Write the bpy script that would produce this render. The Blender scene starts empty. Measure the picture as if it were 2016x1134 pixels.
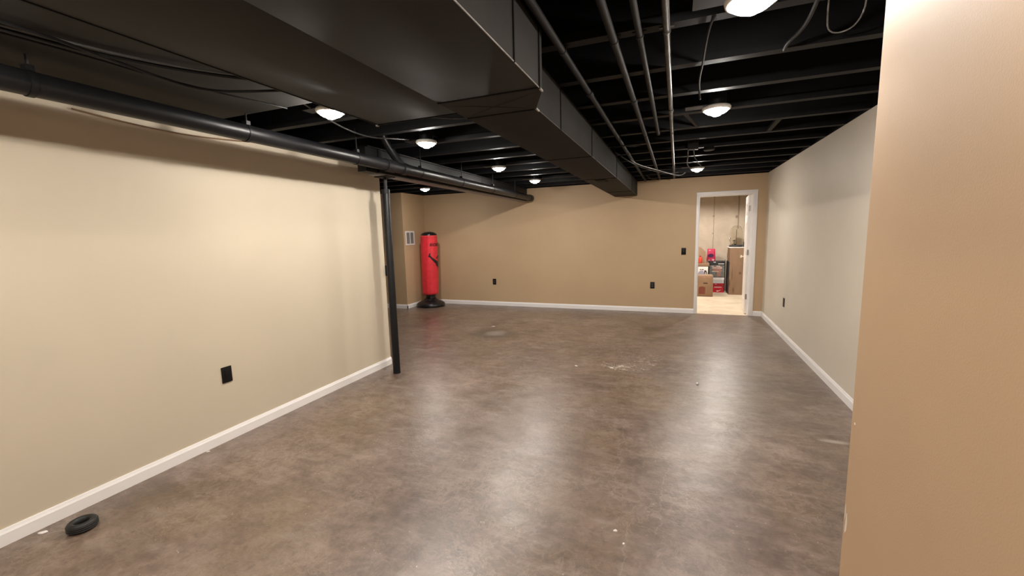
import bpy, bmesh, math, random
from mathutils import Vector, Matrix
sc = bpy.context.scene
C = sc.collection
random.seed(7)
PI = math.pi

# ------------------------------------------------------------------ camera, world, exposure
cam = bpy.data.cameras.new('camera')
cam.sensor_fit = 'HORIZONTAL'; cam.sensor_width = 36.0
cam.lens = 826.606 / 2016 * 36.0
cam.clip_start = 0.02
co = bpy.data.objects.new('camera', cam); C.objects.link(co)
_yaw, _pitch, _roll = 0.37436938, 0.12804573, -0.02589451
_f0 = Vector((-math.sin(_yaw), math.cos(_yaw), 0)); _r0 = Vector((math.cos(_yaw), math.sin(_yaw), 0)); _u0 = Vector((0, 0, 1))
_fw = math.cos(_pitch)*_f0 - math.sin(_pitch)*_u0
_up = math.cos(_pitch)*_u0 + math.sin(_pitch)*_f0
_rt = math.cos(_roll)*_r0 + math.sin(_roll)*_up
_u2 = math.cos(_roll)*_up - math.sin(_roll)*_r0
mw = Matrix((( _rt.x, _u2.x, -_fw.x, 0), (_rt.y, _u2.y, -_fw.y, 0), (_rt.z, _u2.z, -_fw.z, 1.46), (0, 0, 0, 1)))
co.matrix_world = mw
sc.camera = co

w = bpy.data.worlds.new('world'); sc.world = w; w.use_nodes = True
w.node_tree.nodes['Background'].inputs[0].default_value = (0.02, 0.018, 0.016, 1)
w.node_tree.nodes['Background'].inputs[1].default_value = 0.2

sc.view_settings.view_transform = 'Standard'
sc.view_settings.look = 'None'
sc.view_settings.gamma = 1.0
sc.view_settings.use_curve_mapping = False
sc.view_settings.exposure = 1.68
LAMP = 520.0            # radiance of a ceiling lamp's small hot core
LENS = 26.0             # radiance of the diffuser round it
LAMP_COL = (1.0, 0.935, 0.86)
try:
    sc.cycles.use_denoising = True
    sc.cycles.max_bounces = 10
    sc.cycles.diffuse_bounces = 6
    sc.cycles.sample_clamp_indirect = 6.0
except Exception:
    pass

# ------------------------------------------------------------------ node helpers
def new_mat(name):
    m = bpy.data.materials.new(name); m.use_nodes = True
    return m, m.node_tree, m.node_tree.nodes['Principled BSDF']
class NB:
    def __init__(s, nt): s.nt = nt
    def n(s, typ, **kw):
        nd = s.nt.nodes.new(typ)
        for k, v in kw.items():
            if k.startswith('_'): setattr(nd, k[1:], v)
        return nd
    def set(s, sock, v):
        if hasattr(v, 'is_output'): s.nt.links.new(v, sock)
        else: sock.default_value = v
    def math(s, op, a, b=None, c=None, clamp=False):
        nd = s.nt.nodes.new('ShaderNodeMath'); nd.operation = op; nd.use_clamp = clamp
        s.set(nd.inputs[0], a)
        if b is not None: s.set(nd.inputs[1], b)
        if c is not None: s.set(nd.inputs[2], c)
        return nd.outputs[0]
    def coord(s): return s.nt.nodes.new('ShaderNodeTexCoord').outputs['Object']
    def sep(s, v):
        nd = s.nt.nodes.new('ShaderNodeSeparateXYZ'); s.nt.links.new(v, nd.inputs[0]); return nd.outputs
    def mapping(s, v, scale=(1, 1, 1), loc=(0, 0, 0), rot=(0, 0, 0)):
        nd = s.nt.nodes.new('ShaderNodeMapping'); s.nt.links.new(v, nd.inputs[0])
        nd.inputs['Location'].default_value = loc; nd.inputs['Scale'].default_value = scale; nd.inputs['Rotation'].default_value = rot
        return nd.outputs[0]
    def noise(s, v, scale, detail=4, rough=0.55, dist=0.0):
        nd = s.nt.nodes.new('ShaderNodeTexNoise'); s.nt.links.new(v, nd.inputs['Vector'])
        nd.inputs['Scale'].default_value = scale; nd.inputs['Detail'].default_value = detail
        nd.inputs['Roughness'].default_value = rough; nd.inputs['Distortion'].default_value = dist
        return nd.outputs['Fac']
    def ramp(s, fac, stops):
        nd = s.nt.nodes.new('ShaderNodeValToRGB'); s.nt.links.new(fac, nd.inputs[0])
        e = nd.color_ramp.elements
        while len(e) < len(stops): e.new(0.5)
        for i, (p, c) in enumerate(stops):
            e[i].position = p; e[i].color = (*c, 1) if len(c) == 3 else c
        return nd.outputs[0]
    def mix(s, fac, a, b, mode='MIX'):
        nd = s.nt.nodes.new('ShaderNodeMix'); nd.data_type = 'RGBA'; nd.blend_type = mode
        s.set(nd.inputs[0], fac)
        s.set(nd.inputs[6], a if hasattr(a, 'is_output') else (*a, 1)); s.set(nd.inputs[7], b if hasattr(b, 'is_output') else (*b, 1))
        return nd.outputs[2]
    def bump(s, h, strength, dist=0.01):
        nd = s.nt.nodes.new('ShaderNodeBump'); s.nt.links.new(h, nd.inputs['Height'])
        nd.inputs['Strength'].default_value = strength; nd.inputs['Distance'].default_value = dist
        return nd.outputs[0]
    def maprange(s, v, a, b, c=0.0, d=1.0):
        nd = s.nt.nodes.new('ShaderNodeMapRange'); s.nt.links.new(v, nd.inputs[0])
        for i, x in enumerate((a, b, c, d)): nd.inputs[1+i].default_value = x
        return nd.outputs[0]

def paint(name, col, rough=0.55, var=0.06, vscale=3.0, bump=0.0, bscale=250, metal=0.0, spec=0.5, coat=0.0):
    m, nt, b = new_mat(name); k = NB(nt)
    c = k.coord()
    n = k.noise(c, vscale, 5)
    lo = tuple(x*(1-var) for x in col); hi = tuple(min(1, x*(1+var)) for x in col)
    nt.links.new(k.ramp(n, [(0.3, lo), (0.7, hi)]), b.inputs['Base Color'])
    b.inputs['Roughness'].default_value = rough; b.inputs['Metallic'].default_value = metal
    b.inputs['Specular IOR Level'].default_value = spec
    if coat: b.inputs['Coat Weight'].default_value = coat; b.inputs['Coat Roughness'].default_value = 0.15
    if bump:
        nt.links.new(k.bump(k.noise(c, bscale, 2), bump, 0.002), b.inputs['Normal'])
    return m

M = {}
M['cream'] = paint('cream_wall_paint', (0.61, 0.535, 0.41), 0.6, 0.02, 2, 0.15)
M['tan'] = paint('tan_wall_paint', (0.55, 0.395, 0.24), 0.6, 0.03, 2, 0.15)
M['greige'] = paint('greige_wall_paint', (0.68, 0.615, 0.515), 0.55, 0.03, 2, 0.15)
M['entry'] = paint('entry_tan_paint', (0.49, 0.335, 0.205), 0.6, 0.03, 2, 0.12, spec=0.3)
M['trim'] = paint('white_trim_paint', (0.90, 0.875, 0.86), 0.4, 0.02)
M['door'] = paint('white_door_paint', (0.88, 0.85, 0.82), 0.4, 0.02)
M['black'] = paint('black_ceiling_paint', (0.0055, 0.0055, 0.0065), 0.55, 0.25, 6, 0.3, 80, spec=0.15)
M['blackdeck'] = paint('black_subfloor_paint', (0.0035, 0.0035, 0.0045), 0.8, 0.25, 6, spec=0.1)
M['duct'] = paint('charcoal_duct_paint', (0.024, 0.0222, 0.0198), 0.75, 0.12, 5, 0.12, 12, spec=0.15)
M['ductedge'] = paint('worn_sheet_metal_edge', (0.45, 0.44, 0.42), 0.35, 0.2, 20, metal=0.8)
M['seam'] = paint('dark_duct_seam', (0.008, 0.0075, 0.007), 0.7, 0.1, spec=0.1)
M['pipe'] = paint('black_pipe_paint', (0.007, 0.007, 0.0078), 0.38, 0.2, 8, spec=0.28)
M['steel'] = paint('black_steel_paint', (0.006, 0.0058, 0.0064), 0.45, 0.15, 8, spec=0.25)
M['flange'] = paint('grey_primer_steel', (0.24, 0.23, 0.235), 0.45, 0.25, 8)
M['conduit'] = paint('dark_conduit_paint', (0.017, 0.016, 0.0155), 0.6, 0.3, 9, spec=0.12)
M['conduit_metal'] = paint('half_painted_conduit', (0.05, 0.047, 0.045), 0.4, 0.9, 9, metal=0.2, spec=0.3)
M['cable'] = paint('black_painted_cable', (0.005, 0.0048, 0.0048), 0.5, 0.2, 30, spec=0.2)
M['cable_grey'] = paint('grey_cable_sheath', (0.05, 0.049, 0.047), 0.5, 0.3, 20, spec=0.3)
M['cable_white'] = paint('pale_cable_sheath', (0.13, 0.125, 0.12), 0.4, 0.6, 25)
M['lamp_white'] = paint('white_lamp_trim', (0.8, 0.79, 0.77), 0.4, 0.02)
M['plate'] = paint('black_plate_plastic', (0.005, 0.005, 0.0055), 0.4, 0.1, spec=0.25)
M['plate_grey'] = paint('dark_grey_receptacle', (0.045, 0.045, 0.047), 0.35, 0.1)
M['red'] = paint('red_vinyl', (0.82, 0.038, 0.055), 0.38, 0.1, 12, 0.25, 28)
M['blackvinyl'] = paint('black_vinyl', (0.010, 0.010, 0.011), 0.3, 0.2, 12)
M['ink'] = paint('black_ink', (0.018, 0.006, 0.007), 0.45, 0.1)
M['gold'] = paint('gold_stitching', (0.75, 0.45, 0.22), 0.4, 0.2)
M['rubber'] = paint('black_rubber', (0.010, 0.010, 0.0095), 0.5, 0.2, 40, 0.3, 90)
M['grille'] = paint('louvre_grey', (0.30, 0.29, 0.28), 0.5, 0.05)  # plain mid grey for the grille louvres
M['chrome'] = paint('chrome', (0.75, 0.74, 0.72), 0.15, 0.02, metal=1.0)
M['nickel'] = paint('nickel_hinge', (0.42, 0.40, 0.38), 0.35, 0.05, metal=0.9)
M['brass'] = paint('polished_knob_metal', (0.85, 0.80, 0.70), 0.15, 0.02, metal=1.0)
M['card'] = paint('brown_cardboard', (0.29, 0.18, 0.105), 0.75, 0.1, 8)
M['card2'] = paint('tan_cardboard', (0.34, 0.225, 0.14), 0.75, 0.1, 8)
M['cardprint'] = paint('dark_red_box_print', (0.19, 0.05, 0.03), 0.7, 0.1)
M['darkcard'] = paint('dark_brown_cardboard_edge', (0.10, 0.05, 0.025), 0.75, 0.1)
M['whitecard'] = paint('white_carton', (0.82, 0.78, 0.75), 0.55, 0.03)
M['greycard'] = paint('pale_grey_carton', (0.58, 0.59, 0.58), 0.6, 0.05)
M['redcard'] = paint('red_shoebox_card', (0.55, 0.012, 0.03), 0.5, 0.06)
M['redlid'] = paint('dark_red_shoebox_lid', (0.40, 0.008, 0.022), 0.5, 0.06)
M['blackcard'] = paint('black_carton', (0.018, 0.018, 0.02), 0.45, 0.1)
M['greyprint'] = paint('grey_carton_print', (0.16, 0.165, 0.15), 0.5, 0.3, 30)
M['pinkprint'] = paint('copper_carton_print', (0.42, 0.22, 0.17), 0.5, 0.25, 30)
M['pouch'] = paint('crimson_plastic_pouch', (0.58, 0.03, 0.09), 0.3, 0.15, 20)
M['pouchdark'] = paint('dark_purple_label', (0.05, 0.015, 0.06), 0.35, 0.4, 60)
M['pouchpink'] = paint('pale_pink_label', (0.72, 0.42, 0.48), 0.35, 0.1, 30)
M['redplastic'] = paint('orange_red_plastic', (0.72, 0.07, 0.04), 0.4, 0.1)
M['bluegrey'] = paint('blue_grey_print', (0.34, 0.33, 0.42), 0.6, 0.1)
M['chip'] = paint('bare_plaster_chip', (0.72, 0.64, 0.55), 0.6, 0.05)
M['scrap'] = paint('white_paper_scrap', (0.75, 0.72, 0.70), 0.6, 0.05)

def floor_material():
    m, nt, b = new_mat('stained_concrete'); k = NB(nt)
    c = k.coord()
    big = k.noise(c, 0.9, 6, 0.6, 0.6)
    mid = k.noise(k.mapping(c, (1, 1, 1), (3.1, 7.7, 0)), 3.2, 8, 0.62, 0.8)
    fine = k.noise(c, 17, 8, 0.65, 0.4)
    t = k.math('ADD', k.math('MULTIPLY', big, 0.40), k.math('ADD', k.math('MULTIPLY', mid, 0.34), k.math('MULTIPLY', fine, 0.26)))
    base = k.ramp(t, [(0.38, (0.072, 0.045, 0.031)), (0.46, (0.132, 0.088, 0.066)), (0.54, (0.190, 0.133, 0.103)), (0.62, (0.285, 0.210, 0.170))])
    # ochre and greyish drifts of the acid stain
    hue = k.noise(k.mapping(c, (1, 1, 1), (11, 2, 0)), 1.1, 5, 0.55, 0.5)
    base = k.mix(k.maprange(hue, 0.46, 0.66, 0, 0.55), base, (0.155, 0.102, 0.050))
    hue2 = k.noise(k.mapping(c, (1, 1, 1), (-5, 9, 0)), 1.3, 5, 0.55, 0.5)
    base = k.mix(k.maprange(hue2, 0.5, 0.75, 0, 0.45), base, (0.135, 0.10, 0.092))
    fr = k.noise(c, 30, 6, 0.7, 0.6)
    base = k.mix(k.maprange(fr, 0.48, 0.70, 0, 0.5), base, (0.062, 0.040, 0.029))
    sw = k.noise(k.mapping(c, (1.0, 2.6, 1), rot=(0, 0, 0.5)), 4.5, 8, 0.66, 0.35)
    base = k.mix(k.maprange(sw, 0.52, 0.68, 0, 0.5), base, (0.27, 0.212, 0.175))
    base = k.mix(k.maprange(sw, 0.48, 0.32, 0, 0.55), base, (0.075, 0.046, 0.033))
    rg = k.math('ABSOLUTE', k.math('SUBTRACT', k.noise(c, 9.5, 8, 0.7, 0.5), 0.5))
    lace = k.math('MULTIPLY', k.maprange(rg, 0.04, 0.0, 0, 1), k.maprange(k.noise(c, 1.7, 3), 0.38, 0.60, 0, 0.4))
    base = k.mix(lace, base, (0.32, 0.25, 0.19))
    X, Y, Z = k.sep(c)
    def blob(cx, cy, rx, ry):
        dx = k.math('DIVIDE', k.math('SUBTRACT', X, cx), rx); dy = k.math('DIVIDE', k.math('SUBTRACT', Y, cy), ry)
        d = k.math('ADD', k.math('MULTIPLY', dx, dx), k.math('MULTIPLY', dy, dy))
        return k.math('SUBTRACT', 1.0, d, clamp=True)
    # white scraped marks: an arc of scuffs in the middle of the room
    sn = k.noise(k.mapping(c, (1.0, 2.2, 1), rot=(0, 0, 0.4)), 15, 8, 0.74, 1.8)
    mask = k.math('MAXIMUM', blob(-0.52, 4.52, 0.42, 0.22), k.math('MULTIPLY', blob(-0.30, 4.85, 0.45, 0.48), 0.72))
    mask = k.math('MAXIMUM', mask, k.math('MULTIPLY', blob(-0.75, 5.3, 0.65, 0.6), 0.52))
    mask = k.math('MAXIMUM', mask, k.math('MULTIPLY', blob(-0.45, 5.0, 1.4, 1.2), 0.16))
    mask = k.math('MAXIMUM', mask, k.math('MULTIPLY', blob(-2.9, 5.9, 0.35, 0.5), 0.25))
    thr = k.math('SUBTRACT', 0.68, k.math('MULTIPLY', mask, 0.17))
    sc_ = k.math('MULTIPLY', k.math('SUBTRACT', sn, thr), 18.0, clamp=True)
    sc_ = k.math('MULTIPLY', sc_, k.math('GREATER_THAN', mask, 0.01))
    # scattered flecks and short scratches everywhere
    fl = k.noise(k.mapping(c, (1, 1.6, 1), (4, 4, 0)), 38, 2, 0.5, 2.0)
    fl = k.math('MULTIPLY', k.math('SUBTRACT', fl, 0.72), 14.0, clamp=True)
    marks = k.math('MAXIMUM', sc_, k.math('MULTIPLY', fl, 0.8))
    # hairline cracks
    wob = k.noise(c, 6, 6, 0.65)
    wob2 = k.noise(c, 22, 6, 0.65)
    def crack(x0, y0, x1, y1, wdt=0.004):
        sl = (x1-x0)/(y1-y0)
        px = k.math('ADD', x0 - sl*y0 - 0.1, k.math('MULTIPLY', Y, sl))
        px = k.math('ADD', px, k.math('ADD', k.math('MULTIPLY', wob, 0.16), k.math('MULTIPLY', wob2, 0.04)))
        d = k.math('ABSOLUTE', k.math('SUBTRACT', X, px))
        line = k.math('SUBTRACT', 1.0, k.math('DIVIDE', d, wdt), clamp=True)
        lo, hi = min(y0, y1), max(y0, y1)
        win = k.math('MULTIPLY', k.math('GREATER_THAN', Y, lo), k.math('LESS_THAN', Y, hi))
        return k.math('MULTIPLY', line, win)
    cr = k.math('MAXIMUM', crack(-0.335, 3.09, -0.30, 2.2), k.math('MAXIMUM', crack(-0.02, 2.75, -0.06, 1.95), crack(-0.2, 2.05, -0.19, 1.6)))
    marks = k.math('MAXIMUM', marks, k.math('MULTIPLY', cr, 0.13))
    base = k.mix(marks, base, (0.68, 0.60, 0.50))
    # pale drain-cap spot with a dark halo, left of centre
    halo = blob(-2.5, 5.55, 0.42, 0.38)
    base = k.mix(k.math('MULTIPLY', halo, 0.75), base, (0.052, 0.044, 0.036))
    spot = k.math('MULTIPLY', blob(-2.48, 5.60, 0.19, 0.20), 0.95, clamp=True)
    base = k.mix(k.math('MULTIPLY', spot, 0.8), base, (0.26, 0.22, 0.19))
    pale = blob(1.03, 3.3, 0.11, 0.03)
    base = k.mix(k.math('MULTIPLY', pale, 0.6), base, (0.48, 0.42, 0.36))
    nt.links.new(base, b.inputs['Base Color'])
    rr = k.ramp(k.noise(c, 5, 8, 0.7, 0.6), [(0.34, (0.285,)*3), (0.66, (0.40,)*3)])
    nt.links.new(rr, b.inputs['Roughness'])
    b.inputs['Specular IOR Level'].default_value = 1.0
    hb = k.math('ADD', k.math('MULTIPLY', k.noise(c, 9, 6, 0.6), 0.7), k.math('MULTIPLY', k.noise(c, 60, 4, 0.6), 0.3))
    nt.links.new(k.bump(hb, 0.3, 0.012), b.inputs['Normal'])
    return m
M['floor'] = floor_material()

def concrete_material(name, a, b_, floorish=False):
    m, nt, b = new_mat(name); k = NB(nt); c = k.coord()
    t = k.noise(c, 2.2, 8, 0.62, 0.5)
    col = k.ramp(t, [(0.32, a), (0.68, b_)])
    if not floorish:
        X, Y, Z = k.sep(c)
        wob = k.noise(c, 5, 5, 0.6)
        dk = None
        for x0, w_, z0, s in ((0.80, 0.010, 0.6, 0.85), (1.31, 0.022, 1.45, 0.8), (-0.2, 0.01, 0.2, 0.7)):
            d = k.math('ABSOLUTE', k.math('SUBTRACT', k.math('ADD', X, k.math('MULTIPLY', wob, 0.02)), x0+0.01))
            l = k.math('MULTIPLY', k.math('SUBTRACT', 1.0, k.math('DIVIDE', d, w_), clamp=True), s)
            l = k.math('MULTIPLY', l, k.math('GREATER_THAN', Z, z0))
            dk = l if dk is None else k.math('MAXIMUM', dk, l)
        for x0, z0, r in ((0.795, 1.75, 0.028), (0.79, 1.35, 0.02), (1.28, 1.72, 0.045), (0.80, 2.2, 0.025)):
            dx = k.math('DIVIDE', k.math('SUBTRACT', X, x0), r); dz = k.math('DIVIDE', k.math('SUBTRACT', Z, z0), r)
            l = k.math('SUBTRACT', 1.0, k.math('ADD', k.math('MULTIPLY', dx, dx), k.math('MULTIPLY', dz, dz)), clamp=True)
            dk = k.math('MAXIMUM', dk, k.math('MULTIPLY', l, 0.8))
        st = k.noise(k.mapping(c, (1.5, 1, 0.8)), 5, 6, 0.65, 1.0)
        dk = k.math('MAXIMUM', dk, k.maprange(st, 0.62, 0.78, 0, 0.35))
        col = k.mix(dk, col, (0.17, 0.12, 0.085))
    nt.links.new(col, b.inputs['Base Color']); b.inputs['Roughness'].default_value = 0.6 if floorish else 0.85
    nt.links.new(k.bump(k.noise(c, 40, 5, 0.6), 0.25, 0.004), b.inputs['Normal'])
    return m
M['conc_wall'] = concrete_material('poured_concrete', (0.50, 0.41, 0.315), (0.63, 0.535, 0.42))
M['conc_floor'] = concrete_material('bare_concrete_floor', (0.58, 0.46, 0.32), (0.76, 0.65, 0.49), True)

def tall_card_material():
    m, nt, b = new_mat('stained_brown_board'); k = NB(nt); c = k.coord()
    col = k.ramp(k.noise(k.mapping(c, (1, 1, 0.4)), 7, 6, 0.6), [(0.3, (0.24, 0.145, 0.085)), (0.7, (0.31, 0.195, 0.12))])
    X, Y, Z = k.sep(c)
    dk = None
    for x0, z0, rx, rz in ((-0.05, 0.10, 0.022, 0.09), (0.07, 0.48, 0.035, 0.04), (-0.085, 0.45, 0.012, 0.2), (-0.13, 0.25, 0.02, 0.12)):
        dx = k.math('DIVIDE', k.math('SUBTRACT', X, x0), rx); dz = k.math('DIVIDE', k.math('SUBTRACT', Z, z0), rz)
        l = k.math('SUBTRACT', 1.0, k.math('ADD', k.math('MULTIPLY', dx, dx), k.math('MULTIPLY', dz, dz)), clamp=True)
        dk = l if dk is None else k.math('MAXIMUM', dk, l)
    col = k.mix(k.math('MULTIPLY', dk, 0.8), col, (0.12, 0.06, 0.03))
    nt.links.new(col, b.inputs['Base Color']); b.inputs['Roughness'].default_value = 0.65
    return m
M['tallcard'] = tall_card_material()

def emit(name, col, s):
    m = bpy.data.materials.new(name); m.use_nodes = True
    nt = m.node_tree; b = nt.nodes['Principled BSDF']
    b.inputs['Base Color'].default_value = (0.8, 0.8, 0.8, 1)
    b.inputs['Emission Color'].default_value = (*col, 1); b.inputs['Emission Strength'].default_value = s
    return m
M['lens'] = emit('lit_lens', LAMP_COL, LENS)
M['core'] = emit('lit_core', LAMP_COL, LAMP)
M['core_bright'] = emit('lit_core_brighter', LAMP_COL, LAMP*2.5)
def glass(name, col, rough=0.03):
    m, nt, b = new_mat(name)
    b.inputs['Base Color'].default_value = (*col, 1); b.inputs['Transmission Weight'].default_value = 1.0
    b.inputs['Roughness'].default_value = rough; b.inputs['IOR'].default_value = 1.18
    return m
M['glass'] = glass('clear_plastic', (0.93, 0.92, 0.88))

# ------------------------------------------------------------------ mesh helpers
def bm_new(): return bmesh.new()
def add_box(bm, x0, x1, y0, y1, z0, z1, mtx=None, bevel=0.0):
    r = bmesh.ops.create_cube(bm, size=1.0)
    vs = r['verts']
    for v in vs:
        v.co = Vector(((x0+x1)/2 + v.co.x*(x1-x0), (y0+y1)/2 + v.co.y*(y1-y0), (z0+z1)/2 + v.co.z*(z1-z0)))
    if bevel:
        es = list({e for v in vs for e in v.link_edges})
        rr = bmesh.ops.bevel(bm, geom=es, offset=bevel, segments=2, affect='EDGES', profile=0.5)
        vs = list({v for v in rr['verts']} | {v for v in vs if v.is_valid})
    if mtx is not None:
        for v in vs: v.co = mtx @ v.co
    return vs
def add_tube(bm, pts, r, seg=10, cap=True, smooth_path=0):
    P = [Vector(p) for p in pts]
    for _ in range(smooth_path):
        Q = [P[0]]
        for a, b in zip(P, P[1:]): Q += [a*0.75+b*0.25, a*0.25+b*0.75]
        Q.append(P[-1]); P = Q
    rings = []; up = None
    for i, p in enumerate(P):
        d = (P[min(i+1, len(P)-1)] - P[max(i-1, 0)]).normalized()
        if up is None:
            up = Vector((0, 0, 1)) if abs(d.z) < 0.9 else Vector((1, 0, 0))
        s = d.cross(up).normalized(); up = s.cross(d).normalized()
        rings.append([bm.verts.new(p + r*(math.cos(2*PI*k/seg)*s + math.sin(2*PI*k/seg)*up)) for k in range(seg)])
    for a, b in zip(rings, rings[1:]):
        for k in range(seg): bm.faces.new((a[k], a[(k+1) % seg], b[(k+1) % seg], b[k]))
    if cap:
        bm.faces.new(rings[0][::-1]); bm.faces.new(rings[-1])
    return rings
def add_lathe(bm, prof, center=(0, 0, 0), seg=32, axis='z', cap=True):
    c = Vector(center); rings = []
    for r, h in prof:
        ring = []
        for k in range(seg):
            a = 2*PI*k/seg
            o = Vector((r*math.cos(a), r*math.sin(a), h))
            if axis == 'y': o = Vector((o.x, o.z, o.y))
            if axis == 'x': o = Vector((o.z, o.x, o.y))
            ring.append(bm.verts.new(c+o))
        rings.append(ring)
    for a, b in zip(rings, rings[1:]):
        for k in range(seg): bm.faces.new((a[k], a[(k+1) % seg], b[(k+1) % seg], b[k]))
    if cap:
        bm.faces.new(rings[0][::-1]); bm.faces.new(rings[-1])
    return rings
def add_prism(bm, poly, fn, t0, t1):
    """poly: 2D outline; fn(u, v, t) -> point; solid between t0 and t1"""
    a = [bm.verts.new(fn(u, v, t0)) for u, v in poly]; b = [bm.verts.new(fn(u, v, t1)) for u, v in poly]
    n = len(poly)
    bm.faces.new(a); bm.faces.new(b[::-1])
    for i in range(n): bm.faces.new((a[i], b[i], b[(i+1) % n], a[(i+1) % n]))
def obj(name, bm, mat, parent=None, smooth=False, auto=None):
    bmesh.ops.recalc_face_normals(bm, faces=bm.faces)
    me = bpy.data.meshes.new(name); bm.to_mesh(me); bm.free()
    me.materials.append(M[mat] if isinstance(mat, str) else mat)
    if smooth:
        for p in me.polygons: p.use_smooth = True
        if auto: me.set_sharp_from_angle(angle=math.radians(auto))
    o = bpy.data.objects.new(name, me); C.objects.link(o)
    if parent is not None:
        o.parent = parent
        T = Vector(parent.location)
        q = parent.parent
        while q is not None: T += Vector(q.location); q = q.parent
        if T.length > 0: me.transform(Matrix.Translation(-T))   # geometry is written in world metres; keep it there
    return o
def box_obj(name, mat, parent, *b, bevel=0.0, mtx=None):
    bm = bm_new(); add_box(bm, *b, mtx=mtx, bevel=bevel); return obj(name, bm, mat, parent, smooth=bool(bevel), auto=40)
def tag(o, label, cat, group=None):
    o['label'] = label; o['category'] = cat
    if group: o['group'] = group
    return o
def thing(name, loc, label, cat, group=None):
    o = bpy.data.objects.new(name, None); o.empty_display_size = 0.1; C.objects.link(o); o.location = loc
    return tag(o, label, cat, group)
def struct(o):
    o['kind'] = 'structure'; return o
def dup_tree(root, loc, label, group=None):
    r = root.copy(); C.objects.link(r); r.location = loc; r['label'] = label
    if group: r['group'] = group
    for ch in list(root.children):
        c = ch.copy(); C.objects.link(c); c.parent = r
        for g in ch.children:
            d = g.copy(); C.objects.link(d); d.parent = c
    return r

# ------------------------------------------------------------------ the room
XL, XR, YB, ZC = -3.06, 1.34, 7.88, 2.325
YF = -2.3; ZD = 2.63; XN = 0.46; YN = 1.365
bm = bm_new(); add_box(bm, -7.3, XR+0.12, YF-0.12, YB, -0.12, 0.0); struct(obj('floor', bm, 'floor'))
bm = bm_new(); add_box(bm, -7.3, 2.8, YB+0.001, 11.2, -0.12, 0.0); struct(obj('floor_utility', bm, 'conc_floor'))
# ceiling: subfloor deck with black rim boards round the edge of the joist space
bm = bm_new()
add_box(bm, -7.42, 2.92, YF-0.12, 11.2, ZD, ZD+0.03)
add_box(bm, -7.42, XR+0.12, YB, YB+0.12, ZC, ZD); add_box(bm, XR, XR+0.12, YF, YB, ZC, ZD)
add_box(bm, -7.42, XR+0.12, YF-0.12, YF, ZC, ZD); add_box(bm, -7.42, -7.3, YF, YB, ZC, ZD)
for y in (8.6, 9.113, 9.62, 10.127, 10.634):   # joists over the utility room
    add_box(bm, -2.0, 2.8, y-0.03, y+0.03, ZC, ZC+0.036); add_box(bm, -2.0, 2.8, y-0.006, y+0.006, ZC+0.036, ZD)
struct(obj('ceiling', bm, 'blackdeck'))
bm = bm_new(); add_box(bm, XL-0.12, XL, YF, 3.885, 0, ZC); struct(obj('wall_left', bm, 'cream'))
# back wall with the doorway
DX0, DX1, DZ = 0.340, 1.155, 2.025
bm = bm_new()
add_box(bm, -7.3, DX0, YB, YB+0.12, 0, ZC); add_box(bm, DX1, XR+0.12, YB, YB+0.12, 0, ZC); add_box(bm, DX0, DX1, YB, YB+0.12, DZ, ZC)
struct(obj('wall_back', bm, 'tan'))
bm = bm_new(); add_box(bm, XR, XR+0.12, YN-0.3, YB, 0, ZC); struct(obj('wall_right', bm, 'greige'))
# boxed-out entry wall close to the camera on the right, with a rounded drywall corner
bm = bm_new()
vs = add_box(bm, XN, XR+0.12, YF, YN, 0, ZD-0.002)
es = [e for e in bm.edges if abs(e.verts[0].co.x-XN) < 1e-4 and abs(e.verts[1].co.x-XN) < 1e-4 and abs(e.verts[0].co.y-YN) < 1e-4 and abs(e.verts[1].co.y-YN) < 1e-4]
bmesh.ops.bevel(bm, geom=es, offset=0.009, segments=5, affect='EDGES', profile=0.5)
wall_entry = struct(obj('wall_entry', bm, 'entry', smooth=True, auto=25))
def chip(y, z, ry, rz, ang=0.0):
    bm = bm_new(); poly = []
    for k in range(14):
        a = 2*PI*k/14; q = 1+0.18*math.sin(3*a+y*50)
        u, v = ry*q*math.cos(a), rz*q*math.sin(a)
        poly.append((u*math.cos(ang)-v*math.sin(ang), u*math.sin(ang)+v*math.cos(ang)))
    add_prism(bm, poly, lambda u, v, t: Vector((XN-t, y+u, z+v)), -0.0005, 0.0006)
    obj('paint_chip', bm, 'chip', wall_entry)
chip(1.336, 0.927, 0.0035, 0.0032)
chip(1.340, 0.630, 0.006, 0.030, 0.05); chip(1.350, 0.66, 0.0025, 0.022)
# the far-left nook: chase wall with the return grille, set forward of the back wall
XQ, YQ = -5.09, 7.10
bm = bm_new(); add_box(bm, -7.3, XQ, YQ, YB, 0, ZC); struct(obj('wall_nook', bm, 'tan'))
bm = bm_new(); add_box(bm, -7.42, -7.3, YF, YB+0.12, 0, ZC); struct(obj('wall_far_left', bm, 'tan'))
bm = bm_new(); add_box(bm, -7.3, XN, YF-0.12, YF, 0, ZC); struct(obj('wall_front', bm, 'tan'))
# utility room beyond the doorway
bm = bm_new(); add_box(bm, -2.0, 2.8, 10.98, 11.1, 0, ZD); struct(obj('wall_utility_back', bm, 'conc_wall'))
bm = bm_new(); add_box(bm, 2.8, 2.92, YB+0.12, 11.1, 0, ZD); struct(obj('wall_utility_right', bm, 'conc_wall'))
bm = bm_new(); add_box(bm, -2.12, -2.0, YB+0.12, 11.1, 0, ZD); struct(obj('wall_utility_left', bm, 'conc_wall'))

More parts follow.
